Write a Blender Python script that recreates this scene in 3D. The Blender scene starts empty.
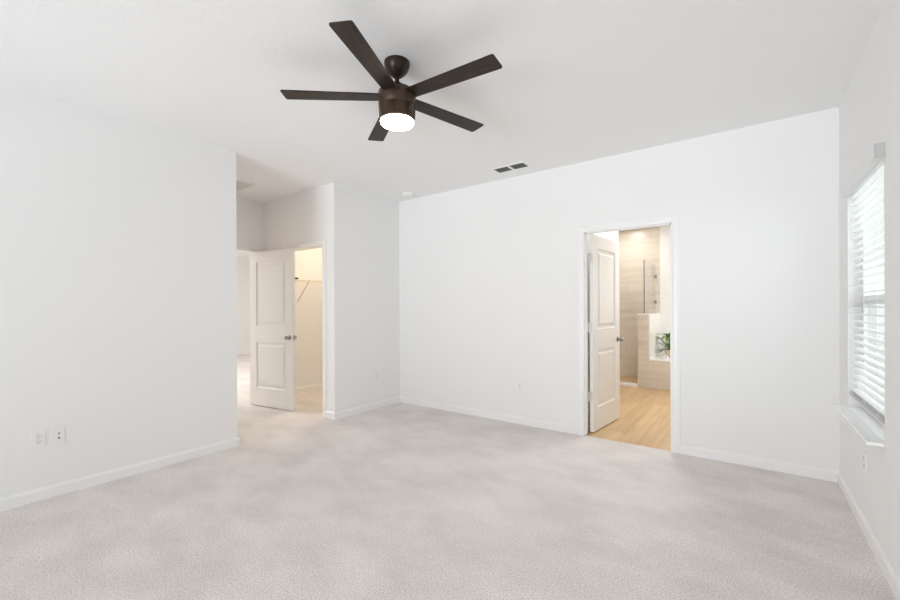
import bpy, bmesh, math, random
from mathutils import Vector, Matrix

random.seed(7)
S = bpy.context.scene
COL = S.collection
PI = math.pi

# ------------------------------------------------------------------ camera
F_PX, YAW, PITCH, ROLL, CY, CAM_H = 406.7474, math.radians(36.379), math.radians(-0.1138), math.radians(0.2322), 308.4952, 1.2875
cam_d = bpy.data.cameras.new('camera')
cam = bpy.data.objects.new('camera', cam_d)
COL.objects.link(cam)
r0 = Vector((math.cos(YAW), math.sin(YAW), 0))
f0 = Vector((-math.sin(YAW), math.cos(YAW), 0))
fw = f0 * math.cos(PITCH) + Vector((0, 0, 1)) * math.sin(PITCH)
up = Vector((0, 0, 1)) * math.cos(PITCH) - f0 * math.sin(PITCH)
cx = r0 * math.cos(ROLL) - up * math.sin(ROLL)
cyv = r0 * math.sin(ROLL) + up * math.cos(ROLL)
cz = -fw
cam.matrix_world = Matrix(((cx.x, cyv.x, cz.x, 0), (cx.y, cyv.y, cz.y, 0), (cx.z, cyv.z, cz.z, CAM_H), (0, 0, 0, 1)))
cam_d.sensor_width = 36.0
cam_d.lens = F_PX / 900 * 36
cam_d.shift_y = (CY - 300) / 900
cam_d.clip_start = 0.02
S.camera = cam

# ------------------------------------------------------------------ view
S.view_settings.view_transform = 'Standard'
S.view_settings.look = 'None'
S.view_settings.gamma = 1
S.view_settings.use_curve_mapping = False
S.view_settings.exposure = 0.10
S.cycles.max_bounces = 14
S.cycles.diffuse_bounces = 10
S.cycles.transparent_max_bounces = 24
S.cycles.sample_clamp_indirect = 6

# ------------------------------------------------------------------ world
W = bpy.data.worlds.new('sky')
S.world = W
W.use_nodes = True
wn = W.node_tree
bg = wn.nodes['Background']
bg.inputs['Color'].default_value = (0.93, 0.97, 1.0, 1)
bg.inputs['Strength'].default_value = 0.75


# ------------------------------------------------------------------ lights of the rooms
def area(name, loc, rot, sx, sy, power, col, shape='RECTANGLE', spread=PI):
    d = bpy.data.lights.new(name, 'AREA')
    d.shape = shape
    d.size = sx
    if shape in ('RECTANGLE', 'ELLIPSE'):
        d.size_y = sy
    d.energy = power
    d.color = col
    d.spread = spread
    o = bpy.data.objects.new(name, d)
    o.location = loc
    o.rotation_euler = rot
    COL.objects.link(o)
    return o


DAY = (0.915, 0.96, 1.0)
WARM = (1.0, 0.80, 0.56)
# unseen fill panels added outside the opening behind the camera, evening out the bedroom light
area('fill_up_near', (-1.6, -6, -.25), (PI - .35 * PI, 0, 0), 4, 3, 300, DAY)
area('fill_up_far', (-1.6, -9, -.25), (PI - .4 * PI, 0, 0), 4, 3, 225, DAY)
area('fill_front_left', (-5.5, -9, 1.8), (PI / 2, 0, -.35), 4, 3, 50, DAY)
# daylight entering by the side window
area('daylight_side_window', (1.2, 3.31, 1.75), (0, PI / 2 - .3, 0), 1.7, 1.2, 20, DAY)
# lamps in the ceilings of the rooms behind; the alcove has only an added fill
area('bathroom_lamp', (-0.9, 5.5, 2.70), (0, 0, 0), 0.5, 0.5, 25, (1.0, 0.995, 0.99), 'DISK')
area('shower_lamp', (-1.75, 7.5, 2.71), (0, 0, 0), 0.22, 0.22, 9, (1.0, 0.95, 0.88), 'DISK')
area('tub_window_daylight', (0.44, 7.55, 1.6), (0, PI / 2, 0), 1.0, 0.7, 10, (1.0, 0.98, 0.96))
area('closet_lamp', (-4.75, 3.9, 2.68), (0, 0, 0), 0.3, 0.3, 13, (1.0, 0.80, 0.58), 'DISK')
area('hall_lamp', (-8.4, 1.7, 2.68), (0, 0, 0), 0.6, 0.6, 108, (1.0, 0.96, 0.91), 'DISK')
area('alcove_fill', (-4.75, 2.2, 2.71), (0, 0, 0), 0.12, 0.12, 0.85, (1.0, 0.58, 0.32), 'DISK')  # fill added to warm the alcove floor, no fixture there


# ------------------------------------------------------------------ materials
def mat(name, col=(0.8, 0.8, 0.8), rough=0.5, metal=0.0, spec=0.5, emit=None, estr=0.0):
    m = bpy.data.materials.new(name)
    m.use_nodes = True
    b = m.node_tree.nodes['Principled BSDF']
    b.inputs['Base Color'].default_value = (*col, 1)
    b.inputs['Roughness'].default_value = rough
    b.inputs['Metallic'].default_value = metal
    b.inputs['Specular IOR Level'].default_value = spec
    if emit:
        b.inputs['Emission Color'].default_value = (*emit, 1)
        b.inputs['Emission Strength'].default_value = estr
    return m


def nodes(m):
    nt = m.node_tree
    return nt, nt.nodes, nt.links, nt.nodes['Principled BSDF']


def add_bump(m, scale, strength, dist=0.002, detail=3, stretch=None):
    nt, N, L, b = nodes(m)
    tc = N.new('ShaderNodeTexCoord')
    nz = N.new('ShaderNodeTexNoise')
    nz.inputs['Scale'].default_value = scale
    nz.inputs['Detail'].default_value = detail
    L.new(tc.outputs['Object'], nz.inputs['Vector'])
    bp = N.new('ShaderNodeBump')
    bp.inputs['Strength'].default_value = strength
    bp.inputs['Distance'].default_value = dist
    L.new(nz.outputs['Fac'], bp.inputs['Height'])
    L.new(bp.outputs['Normal'], b.inputs['Normal'])
    return m


M = {}
M['wall'] = add_bump(mat('wall_paint', (0.84, 0.84, 0.838), 0.75, spec=0.3), 90, 0.08, 0.001)
M['ceiling'] = add_bump(mat('ceiling_paint', (0.85, 0.85, 0.85), 0.9, spec=0.2), 38, 0.35, 0.003, 5)
M['trim'] = mat('white_trim_paint', (0.86, 0.86, 0.855), 0.35)
M['door'] = mat('white_door_paint', (0.83, 0.82, 0.80), 0.4)
M['plastic'] = mat('white_plastic', (0.84, 0.84, 0.835), 0.35)
M['slot'] = mat('dark_slot', (0.05, 0.05, 0.05), 0.6)
M['slat'] = mat('blind_vinyl', (0.90, 0.90, 0.90), 0.45)
M['valance'] = mat('valance_vinyl', (0.80, 0.80, 0.80), 0.5)
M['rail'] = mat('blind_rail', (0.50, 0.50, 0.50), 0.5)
M['nickel'] = mat('satin_nickel', (0.36, 0.34, 0.32), 0.3, metal=1)
M['hinge'] = mat('bright_nickel', (0.74, 0.73, 0.71), 0.35, metal=0.8)
M['chrome'] = mat('chrome', (0.92, 0.91, 0.9), 0.22, metal=0.75)
M['tub'] = mat('tub_acrylic', (0.88, 0.87, 0.85), 0.2)
M['marble'] = mat('sill_marble', (0.90, 0.90, 0.895), 0.2)
M['bronze'] = mat('dark_bronze', (0.030, 0.020, 0.014), 0.36, metal=0.35, spec=0.3)
M['housing'] = mat('brown_bronze', (0.055, 0.033, 0.020), 0.36, metal=0.35, spec=0.35)
M['lens'] = mat('glowing_diffuser', (0.9, 0.85, 0.75), 0.4, emit=(1.0, 0.82, 0.60), estr=36.0)
M['vinyl_frame'] = mat('window_vinyl', (0.85, 0.86, 0.86), 0.4)
M['wire'] = mat('white_wire', (0.80, 0.77, 0.72), 0.4)
M['dark'] = mat('dark_brown', (0.03, 0.02, 0.015), 0.6)
M['duct'] = mat('dark_duct', (0.10, 0.10, 0.10), 0.8)
M['grille'] = mat('grille_white', (0.66, 0.65, 0.63), 0.5)
M['vane'] = mat('vane_grey', (0.32, 0.32, 0.31), 0.5)
M['leaf'] = mat('leaf_green', (0.20, 0.29, 0.09), 0.4)
M['pot'] = mat('pale_pot', (0.72, 0.62, 0.48), 0.7)
M['bark'] = mat('bark', (0.10, 0.075, 0.055), 0.9)
M['lawn'] = add_bump(mat('grass', (0.10, 0.16, 0.055), 0.9), 20, 0.6, 0.03)


def carpet_material():
    m = mat('carpet_pile', (0.5, 0.46, 0.43), 0.95, spec=0.05)
    nt, N, L, b = nodes(m)
    tc = N.new('ShaderNodeTexCoord')
    fine = N.new('ShaderNodeTexNoise')
    fine.inputs['Scale'].default_value = 120
    fine.inputs['Detail'].default_value = 5
    fine.inputs['Roughness'].default_value = 0.75
    mid = N.new('ShaderNodeTexNoise')
    mid.inputs['Scale'].default_value = 2.6
    mid.inputs['Detail'].default_value = 5
    mid.inputs['Roughness'].default_value = 0.6
    mp = N.new('ShaderNodeMapping')
    mp.inputs['Rotation'].default_value = (0, 0, 0.6)
    mp.inputs['Scale'].default_value = (0.8, 1.25, 1)
    L.new(tc.outputs['Object'], fine.inputs['Vector'])
    L.new(tc.outputs['Object'], mp.inputs['Vector'])
    L.new(mp.outputs['Vector'], mid.inputs['Vector'])
    r1 = N.new('ShaderNodeValToRGB')
    r1.color_ramp.elements[0].position = 0.34
    r1.color_ramp.elements[0].color = (0.54, 0.506, 0.490, 1)
    r1.color_ramp.elements[1].position = 0.66
    r1.color_ramp.elements[1].color = (1.0, 0.955, 0.93, 1)
    L.new(fine.outputs['Fac'], r1.inputs['Fac'])
    r2 = N.new('ShaderNodeValToRGB')
    r2.color_ramp.elements[0].position = 0.34
    r2.color_ramp.elements[0].color = (0.885, 0.88, 0.875, 1)
    r2.color_ramp.elements[1].position = 0.62
    r2.color_ramp.elements[1].color = (1.03, 1.03, 1.03, 1)
    L.new(mid.outputs['Fac'], r2.inputs['Fac'])
    mx = N.new('ShaderNodeMix')
    mx.data_type = 'RGBA'
    mx.blend_type = 'MULTIPLY'
    mx.inputs['Factor'].default_value = 1
    L.new(r1.outputs['Color'], mx.inputs['A'])
    L.new(r2.outputs['Color'], mx.inputs['B'])
    L.new(mx.outputs['Result'], b.inputs['Base Color'])
    bp = N.new('ShaderNodeBump')
    bp.inputs['Strength'].default_value = 0.5
    bp.inputs['Distance'].default_value = 0.006
    L.new(fine.outputs['Fac'], bp.inputs['Height'])
    L.new(bp.outputs['Normal'], b.inputs['Normal'])
    return m


M['carpet'] = carpet_material()


def brick_material(name, c1, c2, mortar, w, h, gap, rough, rot=(0, 0, 0), grain=None, offset=0.5, streak=0.0, streak_scale=(1, 1, 1)):
    m = mat(name, c1, rough)
    nt, N, L, b = nodes(m)
    tc = N.new('ShaderNodeTexCoord')
    mp = N.new('ShaderNodeMapping')
    mp.inputs['Rotation'].default_value = rot
    L.new(tc.outputs['Object'], mp.inputs['Vector'])
    br = N.new('ShaderNodeTexBrick')
    br.offset = offset
    br.inputs['Color1'].default_value = (*c1, 1)
    br.inputs['Color2'].default_value = (*c2, 1)
    br.inputs['Mortar'].default_value = (*mortar, 1)
    br.inputs['Scale'].default_value = 1
    br.inputs['Brick Width'].default_value = w
    br.inputs['Row Height'].default_value = h
    br.inputs['Mortar Size'].default_value = gap
    br.inputs['Mortar Smooth'].default_value = 0.2
    L.new(mp.outputs['Vector'], br.inputs['Vector'])
    nz = N.new('ShaderNodeTexNoise')
    nz.inputs['Scale'].default_value = 1
    nz.inputs['Detail'].default_value = 6
    m2 = N.new('ShaderNodeMapping')
    m2.inputs['Scale'].default_value = streak_scale
    L.new(mp.outputs['Vector'], m2.inputs['Vector'])
    L.new(m2.outputs['Vector'], nz.inputs['Vector'])
    rp = N.new('ShaderNodeValToRGB')
    rp.color_ramp.elements[0].position = 0.3
    rp.color_ramp.elements[0].color = (1 - streak, 1 - streak, 1 - streak * 1.15, 1)
    rp.color_ramp.elements[1].position = 0.7
    rp.color_ramp.elements[1].color = (1, 1, 1, 1)
    L.new(nz.outputs['Fac'], rp.inputs['Fac'])
    mx = N.new('ShaderNodeMix')
    mx.data_type = 'RGBA'
    mx.blend_type = 'MULTIPLY'
    mx.inputs['Factor'].default_value = 1
    L.new(br.outputs['Color'], mx.inputs['A'])
    L.new(rp.outputs['Color'], mx.inputs['B'])
    L.new(mx.outputs['Result'], b.inputs['Base Color'])
    return m


# planks run away from the door (world y): brick rows along y
M['plank'] = brick_material('wood_look_plank', (0.62, 0.415, 0.215), (0.71, 0.50, 0.28), (0.55, 0.385, 0.22), 1.1, 0.17, 0.004, 0.35,
                            rot=(0, 0, PI / 2), streak=0.22, streak_scale=(1.6, 16, 1), offset=0.37)
M['tile_xz'] = brick_material('beige_tile', (0.74, 0.675, 0.595), (0.79, 0.73, 0.65), (0.71, 0.645, 0.565), 0.61, 0.305, 0.005, 0.3,
                              rot=(-PI / 2, 0, 0), streak=0.16, streak_scale=(1.5, 12, 1), offset=0.33)


def blade_material():
    m = mat('espresso_wood', (0.03, 0.018, 0.012), 0.42, spec=0.3)
    nt, N, L, b = nodes(m)
    tc = N.new('ShaderNodeTexCoord')
    mp = N.new('ShaderNodeMapping')
    mp.inputs['Scale'].default_value = (4, 60, 60)
    nz = N.new('ShaderNodeTexNoise')
    nz.inputs['Detail'].default_value = 5
    L.new(tc.outputs['Object'], mp.inputs['Vector'])
    L.new(mp.outputs['Vector'], nz.inputs['Vector'])
    nz.inputs['Scale'].default_value = 1
    rp = N.new('ShaderNodeValToRGB')
    rp.color_ramp.elements[0].position = 0.3
    rp.color_ramp.elements[0].color = (0.009, 0.0055, 0.004, 1)
    rp.color_ramp.elements[1].position = 0.75
    rp.color_ramp.elements[1].color = (0.040, 0.023, 0.015, 1)
    L.new(nz.outputs['Fac'], rp.inputs['Fac'])
    L.new(rp.outputs['Color'], b.inputs['Base Color'])
    return m


M['blade'] = blade_material()


def glass_material(name, tint, refl):
    m = bpy.data.materials.new(name)
    m.use_nodes = True
    nt = m.node_tree
    N, L = nt.nodes, nt.links
    N.remove(N['Principled BSDF'])
    t = N.new('ShaderNodeBsdfTransparent')
    t.inputs['Color'].default_value = (*tint, 1)
    g = N.new('ShaderNodeBsdfGlossy')
    g.inputs['Roughness'].default_value = 0.02
    mx = N.new('ShaderNodeMixShader')
    lw = N.new('ShaderNodeLayerWeight')
    lw.inputs['Blend'].default_value = 0.5
    pw = N.new('ShaderNodeMath')
    pw.operation = 'POWER'
    pw.inputs[1].default_value = 5
    ad = N.new('ShaderNodeMath')
    ad.operation = 'MULTIPLY_ADD'
    ad.inputs[1].default_value = refl
    ad.inputs[2].default_value = 0.03
    L.new(lw.outputs['Facing'], pw.inputs[0])
    L.new(pw.outputs['Value'], ad.inputs[0])
    L.new(ad.outputs['Value'], mx.inputs['Fac'])
    L.new(t.outputs['BSDF'], mx.inputs[1])
    L.new(g.outputs['BSDF'], mx.inputs[2])
    L.new(mx.outputs['Shader'], N['Material Output'].inputs['Surface'])
    return m


M['glass'] = glass_material('window_glass', (0.96, 0.98, 0.97), 0.7)
M['shower_glass'] = glass_material('shower_glass', (0.98, 0.985, 0.98), 0.45)


# ------------------------------------------------------------------ mesh helpers
class MB:
    """collects shapes and links them as one mesh object"""

    def __init__(self):
        self.bm = bmesh.new()

    def box(self, x0, x1, y0, y1, z0, z1, mtx=None):
        vs = [self.bm.verts.new((x, y, z)) for x in (x0, x1) for y in (y0, y1) for z in (z0, z1)]
        for f in ((0, 1, 3, 2), (4, 6, 7, 5), (0, 4, 5, 1), (2, 3, 7, 6), (0, 2, 6, 4), (1, 5, 7, 3)):
            self.bm.faces.new([vs[i] for i in f])
        if mtx:
            bmesh.ops.transform(self.bm, matrix=mtx, verts=vs)
        return vs

    def lathe(self, prof, mtx=None, n=32, cap=True):
        """prof: list of (radius, z) from top to bottom"""
        rings, allv = [], []
        for r, z in prof:
            if r < 1e-6:
                v = self.bm.verts.new((0, 0, z))
                rings.append([v])
                allv.append(v)
            else:
                ring = [self.bm.verts.new((r * math.cos(2 * PI * k / n), r * math.sin(2 * PI * k / n), z)) for k in range(n)]
                rings.append(ring)
                allv += ring
        for a, b in zip(rings, rings[1:]):
            for k in range(n):
                k2 = (k + 1) % n
                if len(a) == 1 and len(b) == 1:
                    continue
                if len(a) == 1:
                    self.bm.faces.new((a[0], b[k2], b[k]))
                elif len(b) == 1:
                    self.bm.faces.new((a[k], a[k2], b[0]))
                else:
                    self.bm.faces.new((a[k], a[k2], b[k2], b[k]))
        if cap:
            for ring in (rings[0], rings[-1]):
                if len(ring) > 2:
                    self.bm.faces.new(ring)
        if mtx:
            bmesh.ops.transform(self.bm, matrix=mtx, verts=allv)
        return allv

    def tube(self, pts, r, n=8):
        pts = [Vector(p) for p in pts]
        rings = []
        for i, p in enumerate(pts):
            d = (pts[min(i + 1, len(pts) - 1)] - pts[max(i - 1, 0)]).normalized()
            a = d.cross(Vector((0, 0, 1)))
            if a.length < 1e-3:
                a = d.cross(Vector((1, 0, 0)))
            a.normalize()
            b = d.cross(a)
            rings.append([self.bm.verts.new(p + a * r * math.cos(2 * PI * k / n) + b * r * math.sin(2 * PI * k / n)) for k in range(n)])
        for a, b in zip(rings, rings[1:]):
            for k in range(n):
                self.bm.faces.new((a[k], a[(k + 1) % n], b[(k + 1) % n], b[k]))
        self.bm.faces.new(rings[0])
        self.bm.faces.new(rings[-1])

    def extrude_rings(self, rings, closed_profile=True, caps=True):
        vr = [[self.bm.verts.new(p) for p in ring] for ring in rings]
        n = len(vr[0])
        for a, b in zip(vr, vr[1:]):
            for k in range(n if closed_profile else n - 1):
                self.bm.faces.new((a[k], a[(k + 1) % n], b[(k + 1) % n], b[k]))
        if caps:
            self.bm.faces.new(vr[0])
            self.bm.faces.new(vr[-1])

    def build(self, name, m, parent=None, bevel=0.0, smooth=False, seg=2):
        bmesh.ops.recalc_face_normals(self.bm, faces=self.bm.faces)
        me = bpy.data.meshes.new(name)
        self.bm.to_mesh(me)
        self.bm.free()
        o = bpy.data.objects.new(name, me)
        COL.objects.link(o)
        me.materials.append(m)
        if smooth:
            for p in me.polygons:
                p.use_smooth = True
            try:
                me.set_sharp_from_angle(angle=math.radians(38))
            except Exception:
                pass
        if bevel > 0:
            b = o.modifiers.new('bevel', 'BEVEL')
            b.width = bevel
            b.segments = seg
            b.limit_method = 'ANGLE'
        if parent:
            o.parent = parent
        return o


def tag(o, label=None, cat=None, group=None, kind=None):
    if label:
        o['label'] = label
    if cat:
        o['category'] = cat
    if group:
        o['group'] = group
    if kind:
        o['kind'] = kind
    return o


def empty(name, loc=(0, 0, 0), rz=0.0):
    o = bpy.data.objects.new(name, None)
    o.empty_display_size = 0.1
    o.location = loc
    o.rotation_euler = (0, 0, rz)
    COL.objects.link(o)
    return o


def struct(name, boxes, m, label, cat):
    b = MB()
    for q in boxes:
        b.box(*q)
    return tag(b.build(name, m), label, cat, kind='structure')


# ------------------------------------------------------------------ dimensions
H = 2.74
T = 0.115
XL, XR = -3.86, 0.528          # left and right walls of the bedroom
YB, YF = 4.075, -2.8           # wall with the bathroom door, wall behind the camera
YL, YJ = 1.88, 2.99            # end of the left wall, closet wall
XE = -5.38                     # wall with the entry door
YBB = 8.05                     # back wall of the bathroom
D0, D1, DH = -1.335, -0.562, 2.035     # bathroom door opening
C0, C1 = -4.86, -4.078         # closet opening
E0, E1 = 1.955, 2.868           # entry opening (along y)
WY0, WY1, WZ0, WZ1 = 2.845, 3.765, 0.618, 2.062   # window

# ------------------------------------------------------------------ structure
struct('floor', [(-11.75, XR + .2, -3.0, 4.082, -0.10, 0.0), (-11.75, -3.0, 4.082, 8.2, -0.10, 0.0)], M['carpet'],
       'beige grey carpet covering the bedroom, alcove and closet', 'floor')
struct('floor_bathroom', [(-3.0, XR + .2, 4.082, 8.2, -0.10, -0.002)], M['plank'],
       'light oak plank floor seen through the bathroom door', 'floor')
struct('ceiling', [(-11.75, XR + .2, -3.0, 8.2, H, H + 0.12)], M['ceiling'], 'white lightly textured flat ceiling', 'ceiling')
struct('wall_left', [(XL - T, XL, YF - .2, YL, 0, H)], M['wall'], 'plain white wall along the left with two outlet plates', 'wall')
struct('wall_alcove_near', [(XE - T, XL - T, YL - T, YL, 0, H)], M['wall'], 'white near side wall of the alcove behind the left wall', 'wall')
struct('wall_entry', [(XE - T, XE, YL, E0 - .018, 0, H), (XE - T, XE, E1 + .018, YJ, 0, H), (XE - T, XE, E0 - .018, E1 + .018, DH + .036, H),
                      (XE - T, XE, 0.4, YL - T, 0, H)],
       M['wall'], 'white alcove end wall with the entry opening to the hall', 'wall')
struct('wall_closet_front', [(-5.675, C0 - .018, YJ, YJ + T, 0, H), (C1 + .018, XL, YJ, YJ + T, 0, H), (C0 - .018, C1 + .018, YJ, YJ + T, DH + .018, H)],
       M['wall'], 'white alcove wall with the closet doorway', 'wall')
struct('wall_jut', [(XL - T, XL, YJ + T, YB + T, 0, H), (XL - T, XL, YB + T, 5.0, 0, H)], M['wall'],
       'short white wall between closet doorway and back corner', 'wall')
struct('wall_back', [(XL, D0 - .018, YB, YB + T, 0, H), (D1 + .018, XR, YB, YB + T, 0, H), (D0 - .018, D1 + .018, YB, YB + T, DH + .018, H)],
       M['wall'], 'white back wall with the bathroom doorway', 'wall')
struct('wall_right', [(XR, XR + .2, YF - .2, WY0, 0, H), (XR, XR + .2, WY1, YBB + .15, 0, H), (XR, XR + .2, WY0, WY1, 0, WZ0), (XR, XR + .2, WY0, WY1, WZ1, H)],
       M['wall'], 'white wall on the right with the blinded window', 'wall')
fw_boxes = []  # unseen wall; its wide opening is added to let the fill panels shine in
xs = [XL - T, -3.3, 0.1, XR]
fw_boxes += [(xs[0], xs[1], YF - .2, YF, 0, H), (xs[2], xs[3], YF - .2, YF, 0, H), (xs[1], xs[2], YF - .2, YF, 2.4, H)]
struct('wall_front', fw_boxes, M['wall'], 'white wall behind the viewpoint with a wide opening added for fill light', 'wall')
struct('wall_closet_left', [(-5.675, -5.56, YJ + T, 5.0, 0, H)], M['wall'], 'cream lit closet side wall carrying the wire shelf', 'wall')
struct('wall_closet_back', [(-5.675, XL, 5.0, 5.1, 0, H)], M['wall'], 'rear wall of the closet', 'wall')
struct('wall_hall_far', [(-11.75, -11.6, 0.4, 6.6, 0, H)], M['wall'], 'far pale wall seen through the entry opening', 'wall')
struct('wall_hall_side', [(-11.6, XE - T, 0.3, 0.4, 0, H), (-11.6, -5.675, 6.5, 6.6, 0, H), (-5.775, -5.675, 5.0, 6.5, 0, H)], M['wall'],
       'side walls of the hall beyond the entry opening', 'wall')
struct('wall_bathroom_left', [(-3.0, -2.9, YB + T, YBB, 0, H), (-1.55, -1.41, YB + T, 5.70, 0, H)], M['wall'], 'left wall of the bathroom behind the open door', 'wall')
KX0, KX1, KY0 = -1.45, -1.285, 7.05
struct('wall_bathroom_back', [(KX1, XR, YBB, YBB + .15, 0, H)], M['wall'], 'white bathroom wall above the bathtub', 'wall')
struct('wall_shower_back', [(-3.0, KX1, YBB, YBB + .15, 0, H)], M['tile_xz'], 'beige tiled shower wall seen through the doorway', 'wall')

# baseboards
BH, BT = 0.083, 0.014


def base_run(b, p, q, n):
    """baseboard from p to q (2D) standing off in direction n, with eased top"""
    p, q, n = Vector((*p, 0)), Vector((*q, 0)), Vector((*n, 0))
    prof = [(0, 0), (BT, 0), (BT, BH - .018), (BT * .55, BH - .004), (BT * .3, BH), (0, BH)]
    b.extrude_rings([[pt + n * d + Vector((0, 0, z)) for d, z in prof] for pt in (p, q)])


def baseboard(name, runs, label):
    b = MB()
    for r in runs:
        base_run(b, *r)
    return tag(b.build(name, M['trim']), label, 'baseboard', kind='structure')


CW = 0.064
baseboard('baseboard_left', [((XL, YF), (XL, YL + BT), (1, 0)), ((XL, YL), (XE, YL), (0, 1))], 'white baseboard along the left wall, turning into the alcove')
baseboard('baseboard_jut', [((XL, YJ - BT), (XL, YB), (1, 0)), ((C1 + CW + .006, YJ), (XL, YJ), (0, -1))], 'white baseboard round the short wall by the closet')
baseboard('baseboard_back', [((XL, YB), (D0 - CW - .006, YB), (0, -1)), ((D1 + CW + .006, YB), (XR, YB), (0, -1))], 'white baseboard along the back wall')
baseboard('baseboard_right', [((XR, YF), (XR, YB), (-1, 0))], 'white baseboard along the window wall')
baseboard('baseboard_alcove', [((XE, YJ), (C0 - CW - .006, YJ), (0, -1)), ((XE, E1 + CW + .006), (XE, YJ), (1, 0))], 'white baseboard in the alcove behind the open door')
baseboard('baseboard_closet', [((-5.56, YJ + T), (-5.56, 5.0), (1, 0)), ((-5.56, 5.0), (XL - T, 5.0), (0, -1))], 'white baseboard inside the closet')
baseboard('baseboard_bathroom', [((-1.41, YB + T + .07), (-1.41, 5.70 + BT), (1, 0)), ((-1.41, 5.70), (-1.55, 5.70), (0, 1))], 'white baseboard of the bathroom wall behind the open door')
baseboard('baseboard_hall', [((-11.6, 0.4), (-11.6, 6.5), (1, 0))], 'white baseboard on the far wall of the hall')


# door casings: mitred profile round an opening, plus jambs
def casing(name, org, u, n, w, h, label, depth=T, far=True):
    """org: floor point at the opening's first side; u along the wall, n out of the wall towards the viewer"""
    org, u, n = Vector(org), Vector(u), Vector(n)
    Z = Vector((0, 0, 1))
    e = empty(name)
    tag(e, label, 'door frame', kind='structure')
    prof = [(0.006, 0), (0.006, 0.010), (0.016, 0.012), (0.024, 0.016), (0.050, 0.016), (0.058, 0.012), (0.006 + CW, 0.010), (0.006 + CW, 0)]
    b = MB()
    sides = [(org, n)]
    if far:
        sides.append((org - n * depth, -n))
    for oo, nn in sides:
        rings = []
        for (s, top) in ((0, 0), (0, 1), (1, 1), (1, 0)):
            ring = []
            for a, d in prof:
                uu = -a if s == 0 else w + a
                zz = (h + a) if top else 0
                ring.append(oo + u * uu + Z * zz + nn * d)
            rings.append(ring)
        b.extrude_rings(rings)
    b.build('casing', M['trim'], e)
    j = MB()
    t = 0.018

    def jb(u0, u1, z0, z1, d0=0.0, d1=depth):
        c = [org + u * a + Z * z - n * d for a in (u0, u1) for d in (d0, d1) for z in (z0, z1)]
        vs = [j.bm.verts.new(p) for p in c]
        for f in ((0, 1, 3, 2), (4, 6, 7, 5), (0, 4, 5, 1), (2, 3, 7, 6), (0, 2, 6, 4), (1, 5, 7, 3)):
            j.bm.faces.new([vs[i] for i in f])
    jb(-t, 0, 0, h)
    jb(w, w + t, 0, h)
    jb(-t, w + t, h, h + t)
    return e, j, jb


trim1, j1, jb1 = casing('trim_1', (D0, YB, 0), (1, 0, 0), (0, -1, 0), D1 - D0, DH, 'white moulded casing round the bathroom doorway')
jb1(0, .011, 0, DH, .030, .072)
jb1(D1 - D0 - .011, D1 - D0, 0, DH, .030, .072)
jb1(0, D1 - D0, DH - .011, DH, .030, .072)
j1.build('jamb', M['trim'], trim1)
trim2, j2, _ = casing('trim_2', (C0, YJ, 0), (1, 0, 0), (0, -1, 0), C1 - C0, DH, 'white casing round the closet doorway')
j2.build('jamb', M['trim'], trim2)
trim3, j3, _ = casing('trim_3', (XE, E0, 0), (0, 1, 0), (1, 0, 0), E1 - E0, DH + .018, 'white casing round the entry opening to the hall')
j3.build('jamb', M['trim'], trim3)


# ------------------------------------------------------------------ doors
def leaf_mesh(w, h, t, panels, z0):
    """moulded two-panel slab: x along width, y thickness (0..t), recessed panels on both faces"""
    b = MB()
    bm = b.bm
    us = sorted({0, w, *[p[0] for p in panels], *[p[1] for p in panels]})
    vs = sorted({0, h, *[p[2] for p in panels], *[p[3] for p in panels]})
    steps = [(0.0, 0.0), (0.007, 0.010), (0.018, 0.013), (0.034, 0.013), (0.058, 0.003)]
    for y, sg in ((0.0, 1), (t, -1)):
        for u0, u1 in zip(us, us[1:]):
            for v0, v1 in zip(vs, vs[1:]):
                if any(abs(p[0] - u0) < 1e-6 and abs(p[1] - u1) < 1e-6 and abs(p[2] - v0) < 1e-6 and abs(p[3] - v1) < 1e-6 for p in panels):
                    rings = []
                    for ins, dep in steps:
                        rings.append([bm.verts.new((uu, y + sg * dep, z0 + vv)) for uu, vv in
                                      ((u0 + ins, v0 + ins), (u1 - ins, v0 + ins), (u1 - ins, v1 - ins), (u0 + ins, v1 - ins))])
                    for ra, rb in zip(rings, rings[1:]):
                        for k in range(4):
                            bm.faces.new((ra[k], ra[(k + 1) % 4], rb[(k + 1) % 4], rb[k]))
                    bm.faces.new(rings[-1])
                else:
                    bm.faces.new([bm.verts.new((uu, y, z0 + vv)) for uu, vv in ((u0, v0), (u1, v0), (u1, v1), (u0, v1))])
    for x in (0, w):
        bm.faces.new([bm.verts.new(p) for p in ((x, 0, z0), (x, t, z0), (x, t, z0 + h), (x, 0, z0 + h))])
    for z in (z0, z0 + h):
        bm.faces.new([bm.verts.new(p) for p in ((0, 0, z), (w, 0, z), (w, t, z), (0, t, z))])
    bmesh.ops.remove_doubles(bm, verts=bm.verts, dist=1e-5)
    return b


def knob_mesh(w, side, t):
    """side -1: on face y=0 pointing to -y ; +1: on face y=t"""
    b = MB()
    prof = [(0.0, 0.066), (0.014, 0.065), (0.023, 0.060), (0.027, 0.050), (0.025, 0.041), (0.016, 0.032), (0.011, 0.026), (0.011, 0.010),
            (0.026, 0.008), (0.031, 0.004), (0.031, 0.0)]
    rot = Matrix.Rotation(PI / 2 if side < 0 else -PI / 2, 4, 'X')
    b.lathe(prof, Matrix.Translation((w, 0 if side < 0 else t, 0.92)) @ rot, n=24)
    return b


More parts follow.
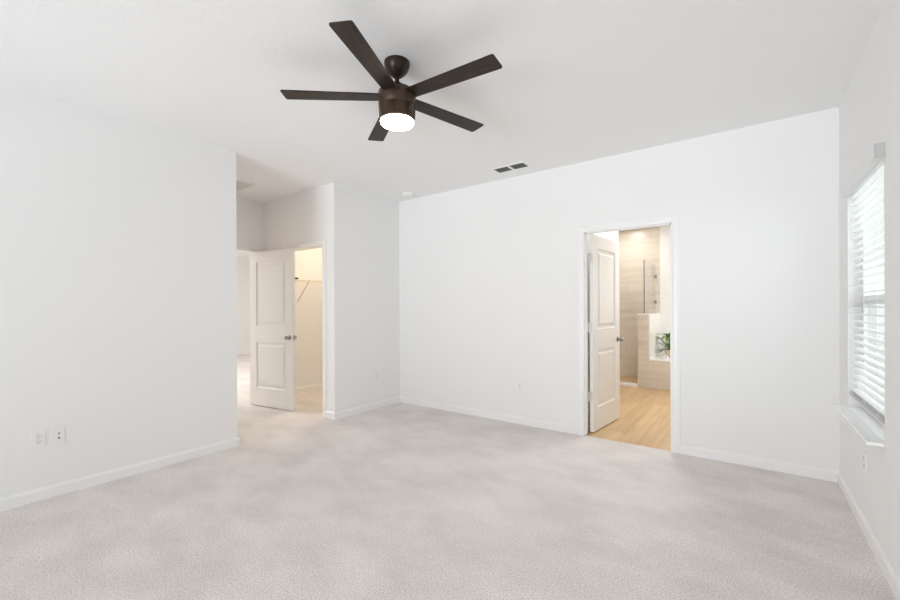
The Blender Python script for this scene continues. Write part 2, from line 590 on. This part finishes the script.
def door(name, loc, rz, w, t, label, knob_at=0.065):
    e = empty(name, loc, rz)
    tag(e, label, 'door', kind='structure')
    st = 0.125
    panels = [(st, w - st, 0.235, 0.835), (st, w - st, 1.045, 1.885)]
    leaf_mesh(w, 2.02, t, panels, 0.012).build('door_leaf', M['door'], e)
    for s in (-1, 1):
        knob_mesh(w - knob_at, s, t).build('door_knob', M['nickel'], e, smooth=True)
    lp = MB()
    lp.box(w - 0.001, w + 0.0015, t / 2 - .012, t / 2 + .012, 0.89, 0.95)
    lp.build('latch_plate', M['nickel'], e)
    return e


# entry door: hung on the right jamb of the entry opening, swung into the alcove
DT = 0.035
ang = math.atan2(2.908 - 2.785, 5.375 - 4.57)
door_entry = door('door_1', (-5.372, 2.787, 0), ang, 0.813, DT, 'white two-panel entry door swung open into the alcove, silver knobs')
# bathroom door: hung on the left jamb, swung into the bathroom about 84 degrees; its face y=0 looks to the right
ba = math.radians(84.6)
door_bath = door('door_2', (D0 + 0.052, YB + T + 0.006, 0), ba, 0.757, DT, 'white two-panel bathroom door swung open, three silver hinges')
for z in (0.375, 1.075, 1.79):
    b = MB()
    # knuckle beside the hanging edge, one plate on the door edge and one on the jamb
    b.lathe([(0.0075, 0.05), (0.0075, -0.05)], Matrix.Translation((-0.009, DT + 0.004, z)), n=14)
    b.box(-0.003, 0.0005, 0.004, DT, z - .048, z + .048)
    b.box(-0.042, -0.009, DT + .0085, DT + .0115, z - .048, z + .048)
    b.build('hinge', M['hinge'], door_bath, smooth=True)

# ------------------------------------------------------------------ window in the right wall
win = empty('window_1', (XR, (WY0 + WY1) / 2, WZ0))
tag(win, 'tall white framed window in the right wall behind blinds', 'window', kind='structure')
win_off = Vector((-XR, -(WY0 + WY1) / 2, -WZ0))


def under(e, o):
    o.parent = e
    o.matrix_parent_inverse = Matrix.Translation(e.location).inverted()
    return o


FX0, FX1 = XR + .066, XR + .13
b = MB()
fwid = 0.05
b.box(FX0, FX1, WY0, WY0 + fwid, WZ0, WZ1)
b.box(FX0, FX1, WY1 - fwid, WY1, WZ0, WZ1)
b.box(FX0, FX1, WY0 + fwid, WY1 - fwid, WZ0, WZ0 + fwid)
b.box(FX0, FX1, WY0 + fwid, WY1 - fwid, WZ1 - fwid, WZ1)
under(win, b.build('window_frame', M['vinyl_frame'], bevel=0.003))
b = MB()
b.box(FX0 - .004, FX1 - .02, WY0 + fwid, WY1 - fwid, 1.30, 1.352)
under(win, b.build('meeting_rail', M['vinyl_frame'], bevel=0.003))
for z0, z1, xo in ((WZ0 + fwid, 1.30, .02), (1.352, WZ1 - fwid, .04)):
    b = MB()
    b.box(FX0 + xo, FX0 + xo + .006, WY0 + fwid, WY1 - fwid, z0, z1)
    under(win, b.build('window_pane', M['glass']))
b = MB()
b.box(XR - .066, XR, WY0 - .005, WY1 + .045, WZ0 - .019, WZ0)
b.box(XR, FX0, WY0, WY1, WZ0 - .019, WZ0 + .0005)
under(win, b.build('window_sill', M['marble'], bevel=0.004))

# blind
blind = empty('window_blind', (XR, (WY0 + WY1) / 2, WZ1))
tag(blind, 'white horizontal slat blind lowered over the window, slats open', 'blind')
BX = XR + .030                     # middle of the slats
by0, by1 = WY0 + .008, WY1 - .008
b = MB()
b.box(BX - .030, BX + .030, by0, by1, WZ1 - .050, WZ1 - .002)
under(blind, b.build('headrail', M['slat'], bevel=0.003))
b = MB()
b.box(XR - .038, XR - .0005, WY0 - .010, WY1 + .012, WZ1 - .048, WZ1 + .016)
va = under(blind, b.build('valance', M['valance'], bevel=0.002))
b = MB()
b.box(XR - .037, XR - .0005, WY0 - .013, WY0 - .0102, WZ1 - .050, WZ1 + .018)  # end face of the valance, its shade put into the grey colour
end_ = b.build('shaded_end', M['rail'])
end_.parent = va
zb = 0.712
ns = 29
pitch = (WZ1 - .075 - (zb + .03)) / (ns - 1)
for k in range(ns):
    z = zb + .035 + k * pitch
    b = MB()
    rings = []
    for y in (by0 + .004, by1 - .004):
        ring = []
        for q in range(7):
            tq = (q / 6 - .5) * .050
            ring.append((BX + tq, y, z + .0022 * (1 - (tq / .025) ** 2) + .0011 + tq * 0.05))
        for q in range(6, -1, -1):
            tq = (q / 6 - .5) * .050
            ring.append((BX + tq, y, z + .0022 * (1 - (tq / .025) ** 2) - .0011 + tq * 0.05))
        rings.append(ring)
    b.extrude_rings(rings)
    under(blind, b.build('slat', M['slat']))
b = MB()
b.box(BX - .026, BX + .026, by0 + .002, by1 - .002, zb - .011, zb + .008)
under(blind, b.build('bottom_rail', M['rail'], bevel=0.004))
for yy in (by0 + .14, (by0 + by1) / 2, by1 - .14):
    b = MB()
    for dx in (-.0265, .0265):
        b.tube([(BX + dx, yy, WZ1 - .05), (BX + dx, yy, zb + .005)], .0009, 6)
    under(blind, b.build('ladder_cord', M['slat']))


# ------------------------------------------------------------------ outlets
def wall_plate(name, loc, rz, label, group, jacks=False):
    """plate in local xz, facing local -y"""
    e = empty(name, loc, rz)
    tag(e, label, 'outlet', group)
    b = MB()
    b.box(-.036, .036, -.006, 0, -.058, .058)
    b.build('cover_plate', M['plastic'], e, bevel=0.0035, seg=3)
    if jacks:
        for z in (.016, -.016):
            b = MB()
            b.box(.001, .011, -.0085, -.0058, z - .006, z + .006)
            b.build('jack', M['vane'] if z > 0 else M['duct'], e, bevel=.001)
    else:
        for z in (.020, -.020):
            b = MB()
            b.box(-.017, .017, -.0085, -.0055, z - .014, z + .014)
            f = b.build('receptacle', M['plastic'], e, bevel=.003)
            s = MB()
            s.box(-.0085, -.0060, -.0093, -.0080, z - .001, z + .009)
            s.box(.0060, .0085, -.0093, -.0080, z - .001, z + .008)
            s.lathe([(.0028, .0006), (.0028, -.0006)], Matrix.Translation((0, -.0087, z - .008)) @ Matrix.Rotation(PI / 2, 4, 'X'), n=10)
            sl = s.build('slots', M['slot'], f)
    b = MB()
    b.lathe([(.0028, .001), (.0028, -.001)], Matrix.Translation((0, -.0062, 0)) @ Matrix.Rotation(PI / 2, 4, 'X'), n=10)
    b.build('screw', M['rail'], e)
    return e


G = 'white wall plates'
wall_plate('wall_outlet', (XL, .557, .414), PI / 2, 'white duplex outlet low on left wall, left of the jack plate', G)
wall_plate('jack_plate', (XL, .653, .413), PI / 2, 'white wall plate with two small dark jacks beside an outlet', G, True)
wall_plate('wall_outlet', (XL, 3.634, .415), PI / 2, 'white outlet on short wall right of the closet doorway', G)
wall_plate('wall_outlet', (-2.045, YB, .414), 0, 'white outlet on back wall left of the bathroom doorway', G)
wall_plate('wall_outlet', (XR, 3.244, .402), -PI / 2, 'white outlet under the window sill', G)

# ------------------------------------------------------------------ ceiling fan
FC = Vector((-1.679, 1.7596, 0))
fan = empty('ceiling_fan', (FC.x, FC.y, H))
tag(fan, 'dark brown five-blade ceiling fan with glowing round light', 'ceiling fan')
b = MB()
b.lathe([(0.0755, 0.0), (0.0755, -0.014), (0.073, -0.028), (0.064, -0.048), (0.048, -0.068), (0.030, -0.083), (0.020, -0.088), (0.0, -0.088)], n=40)
b.build('canopy', M['bronze'], fan, smooth=True)
b = MB()
b.lathe([(0.0125, -0.080), (0.0125, -0.150)], n=20)
b.build('downrod', M['bronze'], fan, smooth=True)
b = MB()
b.lathe([(0.0, -0.116), (0.016, -0.116), (0.026, -0.123), (0.032, -0.136), (0.036, -0.156), (0.036, -0.170)], n=28)
b.build('yoke_cover', M['bronze'], fan, smooth=True)
b = MB()
b.lathe([(0.0, -0.166), (0.070, -0.167), (0.098, -0.171), (0.109, -0.181), (0.1105, -0.198), (0.1090, -0.262), (0.1070, -0.265), (0.1070, -0.268),
         (0.1085, -0.271), (0.1055, -0.345), (0.100, -0.349), (0.0, -0.349)], n=56)
b.build('motor_housing', M['housing'], fan, smooth=True)
b = MB()
b.lathe([(0.0, -0.346), (0.0985, -0.346), (0.0985, -0.356), (0.094, -0.364), (0.06, -0.369), (0.0, -0.371)], n=56)
b.build('light_diffuser', M['lens'], fan, smooth=True)
BR, BWID, PIT, PH = 0.661, 0.118, -4.42, 3.76
for k in range(5):
    b = MB()
    # slightly tapered plank with eased tip corners
    out = [(0.085, -.046), (0.20, -.050), (BR - .012, -BWID / 2), (BR - .003, -BWID / 2 + .004), (BR, -BWID / 2 + .013), (BR, BWID / 2 - .013), (BR - .003, BWID / 2 - .004), (BR - .012, BWID / 2),
           (0.20, .050), (0.085, .046)]
    lo = [b.bm.verts.new((x, y, -.0035)) for x, y in out]
    hi = [b.bm.verts.new((x, y, .0035)) for x, y in out]
    b.bm.faces.new(lo)
    b.bm.faces.new(hi)
    for i in range(len(out)):
        i2 = (i + 1) % len(out)
        b.bm.faces.new((lo[i], lo[i2], hi[i2], hi[i]))
    o = b.build('blade', M['blade'], fan, bevel=.0015)
    o.location = (0, 0, 2.5335 - H)
    o.rotation_euler = (math.radians(PIT), 0, math.radians(PH + 72 * k))

# ------------------------------------------------------------------ ceiling register with two dark grids
vent = empty('ceiling_vent', (-1.99, 3.775, H))
tag(vent, 'white ceiling register with two dark louvred openings', 'vent')
fr = MB()
VX, VY = .190, .090
ow = [(-.170, -.010), (.016, .168)]
fr.box(-VX, VX, -VY, -.066, -.008, 0)
fr.box(-VX, VX, .066, VY, -.008, 0)
for a, c in ((-VX, -.168), (-.014, .016), (.168, VX)):
    fr.box(a, c, -.066, .066, -.008, 0)
fr.build('vent_frame', M['plastic'], vent, bevel=.002)
for a, c in ((-.168, -.014), (.016, .168)):
    b = MB()
    b.box(a, c, -.066, .066, -.0016, -.0006)
    bk = b.build('duct_opening', M['duct'], vent)
    b = MB()
    for q in range(10):
        yy = -.060 + q * .0133
        b.box(a, c, -.005, .005, -.0006, .0006, Matrix.Translation((0, yy, -.0052)) @ Matrix.Rotation(math.radians(38), 4, 'X'))
    b.build('louvre', M['vane'], bk)

# return-air grille over the alcove
ret = empty('air_return_grille', (-4.89, 2.255, H))
tag(ret, 'square white grille on the alcove ceiling', 'vent')
b = MB()
g = .25
for a0, a1, c0, c1 in ((-g, g, -g, -g + .022), (-g, g, g - .022, g), (-g, -g + .022, -g + .022, g - .022), (g - .022, g, -g + .022, g - .022)):
    b.box(a0, a1, c0, c1, -.010, 0)
b.build('grille_frame', M['plastic'], ret, bevel=.002)
b = MB()
b.box(-g + .02, g - .02, -g + .02, g - .02, -.0016, -.0004)
b.build('grille_backing', M['grille'], ret)
b = MB()
for q in range(22):
    yy = -g + .030 + q * .0213
    b.box(-g + .022, g - .022, -.0098, .0098, -.0006, .0006, Matrix.Translation((0, yy, -.0062)) @ Matrix.Rotation(math.radians(-14), 4, 'X'))
b.build('grille_louvres', M['grille'], ret)

# smoke detector
sd = empty('smoke_detector', (-3.495, 3.855, H))
tag(sd, 'round white smoke detector on the ceiling near the back corner', 'smoke detector')
b = MB()
b.lathe([(.090, 0), (.090, -.007), (.084, -.010)], n=40)
b.build('mounting_ring', M['plastic'], sd, smooth=True)
b = MB()
b.lathe([(.076, -.009), (.074, -.020), (.066, -.028), (.030, -.034), (0, -.035)], n=40)
b.build('detector_body', M['plastic'], sd, smooth=True)

# ------------------------------------------------------------------ closet wire shelf
sh = empty('wire_shelf', (-5.56, 4.05, 1.70))
tag(sh, 'white wire shelf along the closet side wall', 'shelf')
X0, X1 = 0.002, 0.305
Y0, Y1 = -.93, .93
b = MB()
n = 72
for q in range(n + 1):
    y = Y0 + (Y1 - Y0) * q / n
    b.tube([(X0, y, .004), (X1, y, .004), (X1 + .004, y, -.03)], .0016, 5)
for x in (X0 + .004, X0 + .10, X0 + .20):
    b.tube([(x, Y0, 0), (x, Y1, 0)], .003, 6)
b.build('shelf_wires', M['wire'], sh)
b = MB()
for x, z in ((X1, .002), (X1 + .004, -.03)):
    b.tube([(x, Y0, z), (x, Y1, z)], .0038, 8)
b.build('front_rods', M['wire'], sh)
for yb_ in (-.43, .45):
    b = MB()
    b.tube([(X1, yb_, -.004), (.004, yb_, -.315)], .0045, 8)
    b.build('shelf_brace', mat('brace_grey', (.34, .27, .2), .5) if yb_ < 0 else M['wire'], sh)
b = MB()
b.box(-.03, .03, -.018, .018, 0, .028)
d = b.build('small_box', M['dark'], bevel=.004)
d.location = (-5.30, 3.43, 1.7062)
tag(d, 'small dark brown box on the closet wire shelf', 'box')

# ------------------------------------------------------------------ bathroom fittings
# tiled knee wall and tub apron
kw = MB()
kw.box(KX0, KX1, KY0, YBB, 0, 1.16)
tag(kw.build('wall_knee', M['tile_xz']), 'beige tiled half wall between shower and bathtub', 'wall', kind='structure')
b = MB()
b.box(KX0 - .001, KX1 + .003, KY0 - .002, YBB, 1.16, 1.174)
tag(b.build('trim_4', M['marble'], bevel=.003), 'white stone cap on the tiled half wall', 'wall cap', kind='structure')
# white liner panel on the tub side of the half wall
b = MB()
b.box(KX1, KX1 + .010, KY0 + .002, YBB, .4604, 1.16)
tag(b.build('wall_tub_side', M['tub']), 'white panel on the tub side of the half wall', 'wall', kind='structure')
# bathtub: tiled apron, white deck with a basin
tubo = empty('bathtub', ((KX1 + XR) / 2, KY0, 0))
tag(tubo, 'built-in bathtub with beige tiled front and white rim', 'bathtub')
b = MB()
b.box(KX1 + .0004, XR - .003, KY0, KY0 + .06, 0, .435)
under(tubo, b.build('tub_apron', M['tile_xz']))
b = MB()
bx0, bx1, byy0, byy1 = -.98, .38, KY0 + .16, YBB - .12
b.box(KX1 + .0004, bx0, KY0 - .008, YBB - .003, .435, .46)
b.box(bx1, XR - .003, KY0 - .008, YBB - .003, .435, .46)
b.box(bx0, bx1, KY0 - .008, byy0, .435, .46)
b.box(bx0, bx1, byy1, YBB - .003, .435, .46)
under(tubo, b.build('tub_rim', M['tub'], bevel=.004))
b = MB()
rings = []
for ins, z in ((0, .46), (.02, .44), (.06, .20), (.12, .10)):
    ring = []
    for k in range(32):
        a = 2 * PI * k / 32
        hx, hy = (bx1 - bx0) / 2 - ins, (byy1 - byy0) / 2 - ins
        ca, sa = math.cos(a), math.sin(a)
        ring.append(((bx0 + bx1) / 2 + hx * math.copysign(abs(ca) ** .35, ca), (byy0 + byy1) / 2 + hy * math.copysign(abs(sa) ** .35, sa), z))
    rings.append(ring)
vr = [[b.bm.verts.new(p) for p in r] for r in rings]
for ra, rb in zip(vr, vr[1:]):
    for k in range(32):
        b.bm.faces.new((ra[k], ra[(k + 1) % 32], rb[(k + 1) % 32], rb[k]))
b.bm.faces.new(vr[-1])
under(tubo, b.build('tub_basin', M['tub'], smooth=True))
# tub filler on the near deck corner
fa = empty('tub_faucet', (-1.00, 7.22, .46))
tag(fa, 'arched bathtub faucet with two handles on the tub rim', 'faucet')
b = MB()
b.lathe([(.024, .0), (.024, .012), (.014, .02), (.014, .05)][::-1], n=20)
pts = [(0, 0, .04)]
for k in range(11):
    a = PI - k / 10 * PI * .92
    pts.append((.055 + .055 * math.cos(a), 0, .095 + .055 * math.sin(a)))
b.tube(pts, .011, 12)
b.build('spout', M['chrome'], fa, smooth=True)
for dx in (-.085, -.045):
    b = MB()
    b.lathe([(0, .062), (.008, .060), (.010, .04), (.010, .02), (.020, .012), (.022, 0)], Matrix.Translation((dx, -.02, 0)), n=16)
    b.tube([(dx, -.02, .052), (dx - .02, -.055, .060)], .005, 8)
    b.build('handle', M['chrome'], fa, smooth=True)

# potted plant on the tub deck
pl = empty('potted_plant', (-1.085, 7.70, .46))
tag(pl, 'green leafy plant in a pale pot on the tub deck', 'plant')
b = MB()
b.lathe([(.040, 0), (.060, .005), (.075, .09), (.078, .105), (.070, .105), (.066, .085), (.0, .085)], n=28)
b.build('pot', M['pot'], pl, smooth=True)
b = MB()
rnd = random.Random(3)
for k in range(46):
    az = rnd.uniform(0, 2 * PI)
    rr = rnd.uniform(.03, .17)
    hz = rnd.uniform(.10, .38)
    ln, wd = rnd.uniform(.11, .17), rnd.uniform(.028, .042)
    tilt = rnd.uniform(-.5, .7)
    c = Vector((rr * math.cos(az), rr * math.sin(az), hz))
    d = Vector((math.cos(az) * math.cos(tilt), math.sin(az) * math.cos(tilt), math.sin(tilt)))
    s = d.cross(Vector((0, 0, 1))).normalized()
    nn = s.cross(d).normalized()
    prev = None
    for q in range(7):
        tq = q / 6
        ww = wd * math.sin(PI * min(max(tq, .03), .985)) ** .8
        p = c + d * ln * (tq - .3) - Vector((0, 0, 1)) * (tq ** 2) * .035
        cur = [b.bm.verts.new(p - s * ww + nn * ww * .25), b.bm.verts.new(p), b.bm.verts.new(p + s * ww + nn * ww * .25)]
        if prev:
            b.bm.faces.new((prev[0], prev[1], cur[1], cur[0]))
            b.bm.faces.new((prev[1], prev[2], cur[2], cur[1]))
        prev = cur
    b.tube([(0, 0, .08), ((c.x - d.x * ln * .3) * .6, (c.y - d.y * ln * .3) * .6, hz * .6 + .02), c - d * ln * .3], .0025, 5)
b.build('foliage', M['leaf'], pl, smooth=True)

# shower glass on the half wall and shower curb
gl = empty('shower_glass_panel', (-1.355, 7.07, 1.174))
tag(gl, 'clear shower glass panel standing on the tiled half wall', 'shower panel')
b = MB()
b.box(-.005, .005, 0, YBB - 7.07 - .012, 0, .86)
b.build('glass_sheet', M['shower_glass'], gl)
b = MB()
b.box(-.007, .007, -.006, .006, 0, .865)
b.build('edge_channel', M['nickel'], gl)
for z in (.20, .66):
    b = MB()
    b.box(-.016, .016, YBB - 7.07 - .05, YBB - 7.07, z - .025, z + .025)
    b.build('clamp', M['nickel'], gl, bevel=.003)
b = MB()
b.box(-2.9, KX0, KY0 - .03, KY0 + .09, -.002, .045)
tag(b.build('shower_curb', M['marble'], bevel=.004), 'white curb across the shower entrance', 'curb', kind='structure')

# ------------------------------------------------------------------ outdoors behind the blind
struct('ground', [(1.0, 40, -6, 60, -.6, -.35)], M['lawn'], 'lawn outside the window', 'ground')


def tree(loc, h, r, label, seed):
    e = empty('garden_tree', loc)
    tag(e, label, 'tree', 'trees outside the window')
    rn = random.Random(seed)
    b = MB()
    b.tube([(0, 0, 0), (.05, .02, h * .3), (-.03, .05, h * .62)], .10, 8)
    for q in range(5):
        a = q * 1.3
        b.tube([(0, .03, h * (.3 + .05 * q)), (math.cos(a) * r * .6, math.sin(a) * r * .6, h * (.55 + .06 * q))], .035, 6)
    b.build('trunk', M['bark'], e)
    b = MB()
    for q in range(900):
        v = Vector((rn.gauss(0, 1), rn.gauss(0, 1), rn.gauss(0, 1))).normalized() * (rn.random() ** .4)
        c = Vector((v.x * r, v.y * r, h * .68 + v.z * h * .34))
        u = Vector((rn.gauss(0, 1), rn.gauss(0, 1), rn.gauss(0, 1))).normalized()
        w = u.cross(Vector((rn.gauss(0, 1), rn.gauss(0, 1), rn.gauss(0, 1)))).normalized()
        s = rn.uniform(.10, .2)
        b.bm.faces.new([b.bm.verts.new(c + u * s), b.bm.verts.new(c + w * s * .5), b.bm.verts.new(c - u * s), b.bm.verts.new(c - w * s * .5)])
    b.build('crown', M['leaf'], e)


tree((3.4, 15.0, -.35), 3.6, 1.1, 'small leafy tree outside the window, nearest the house', 1)
tree((6.2, 24.0, -.35), 4.6, 1.6, 'leafy tree farther out beyond the window', 2)
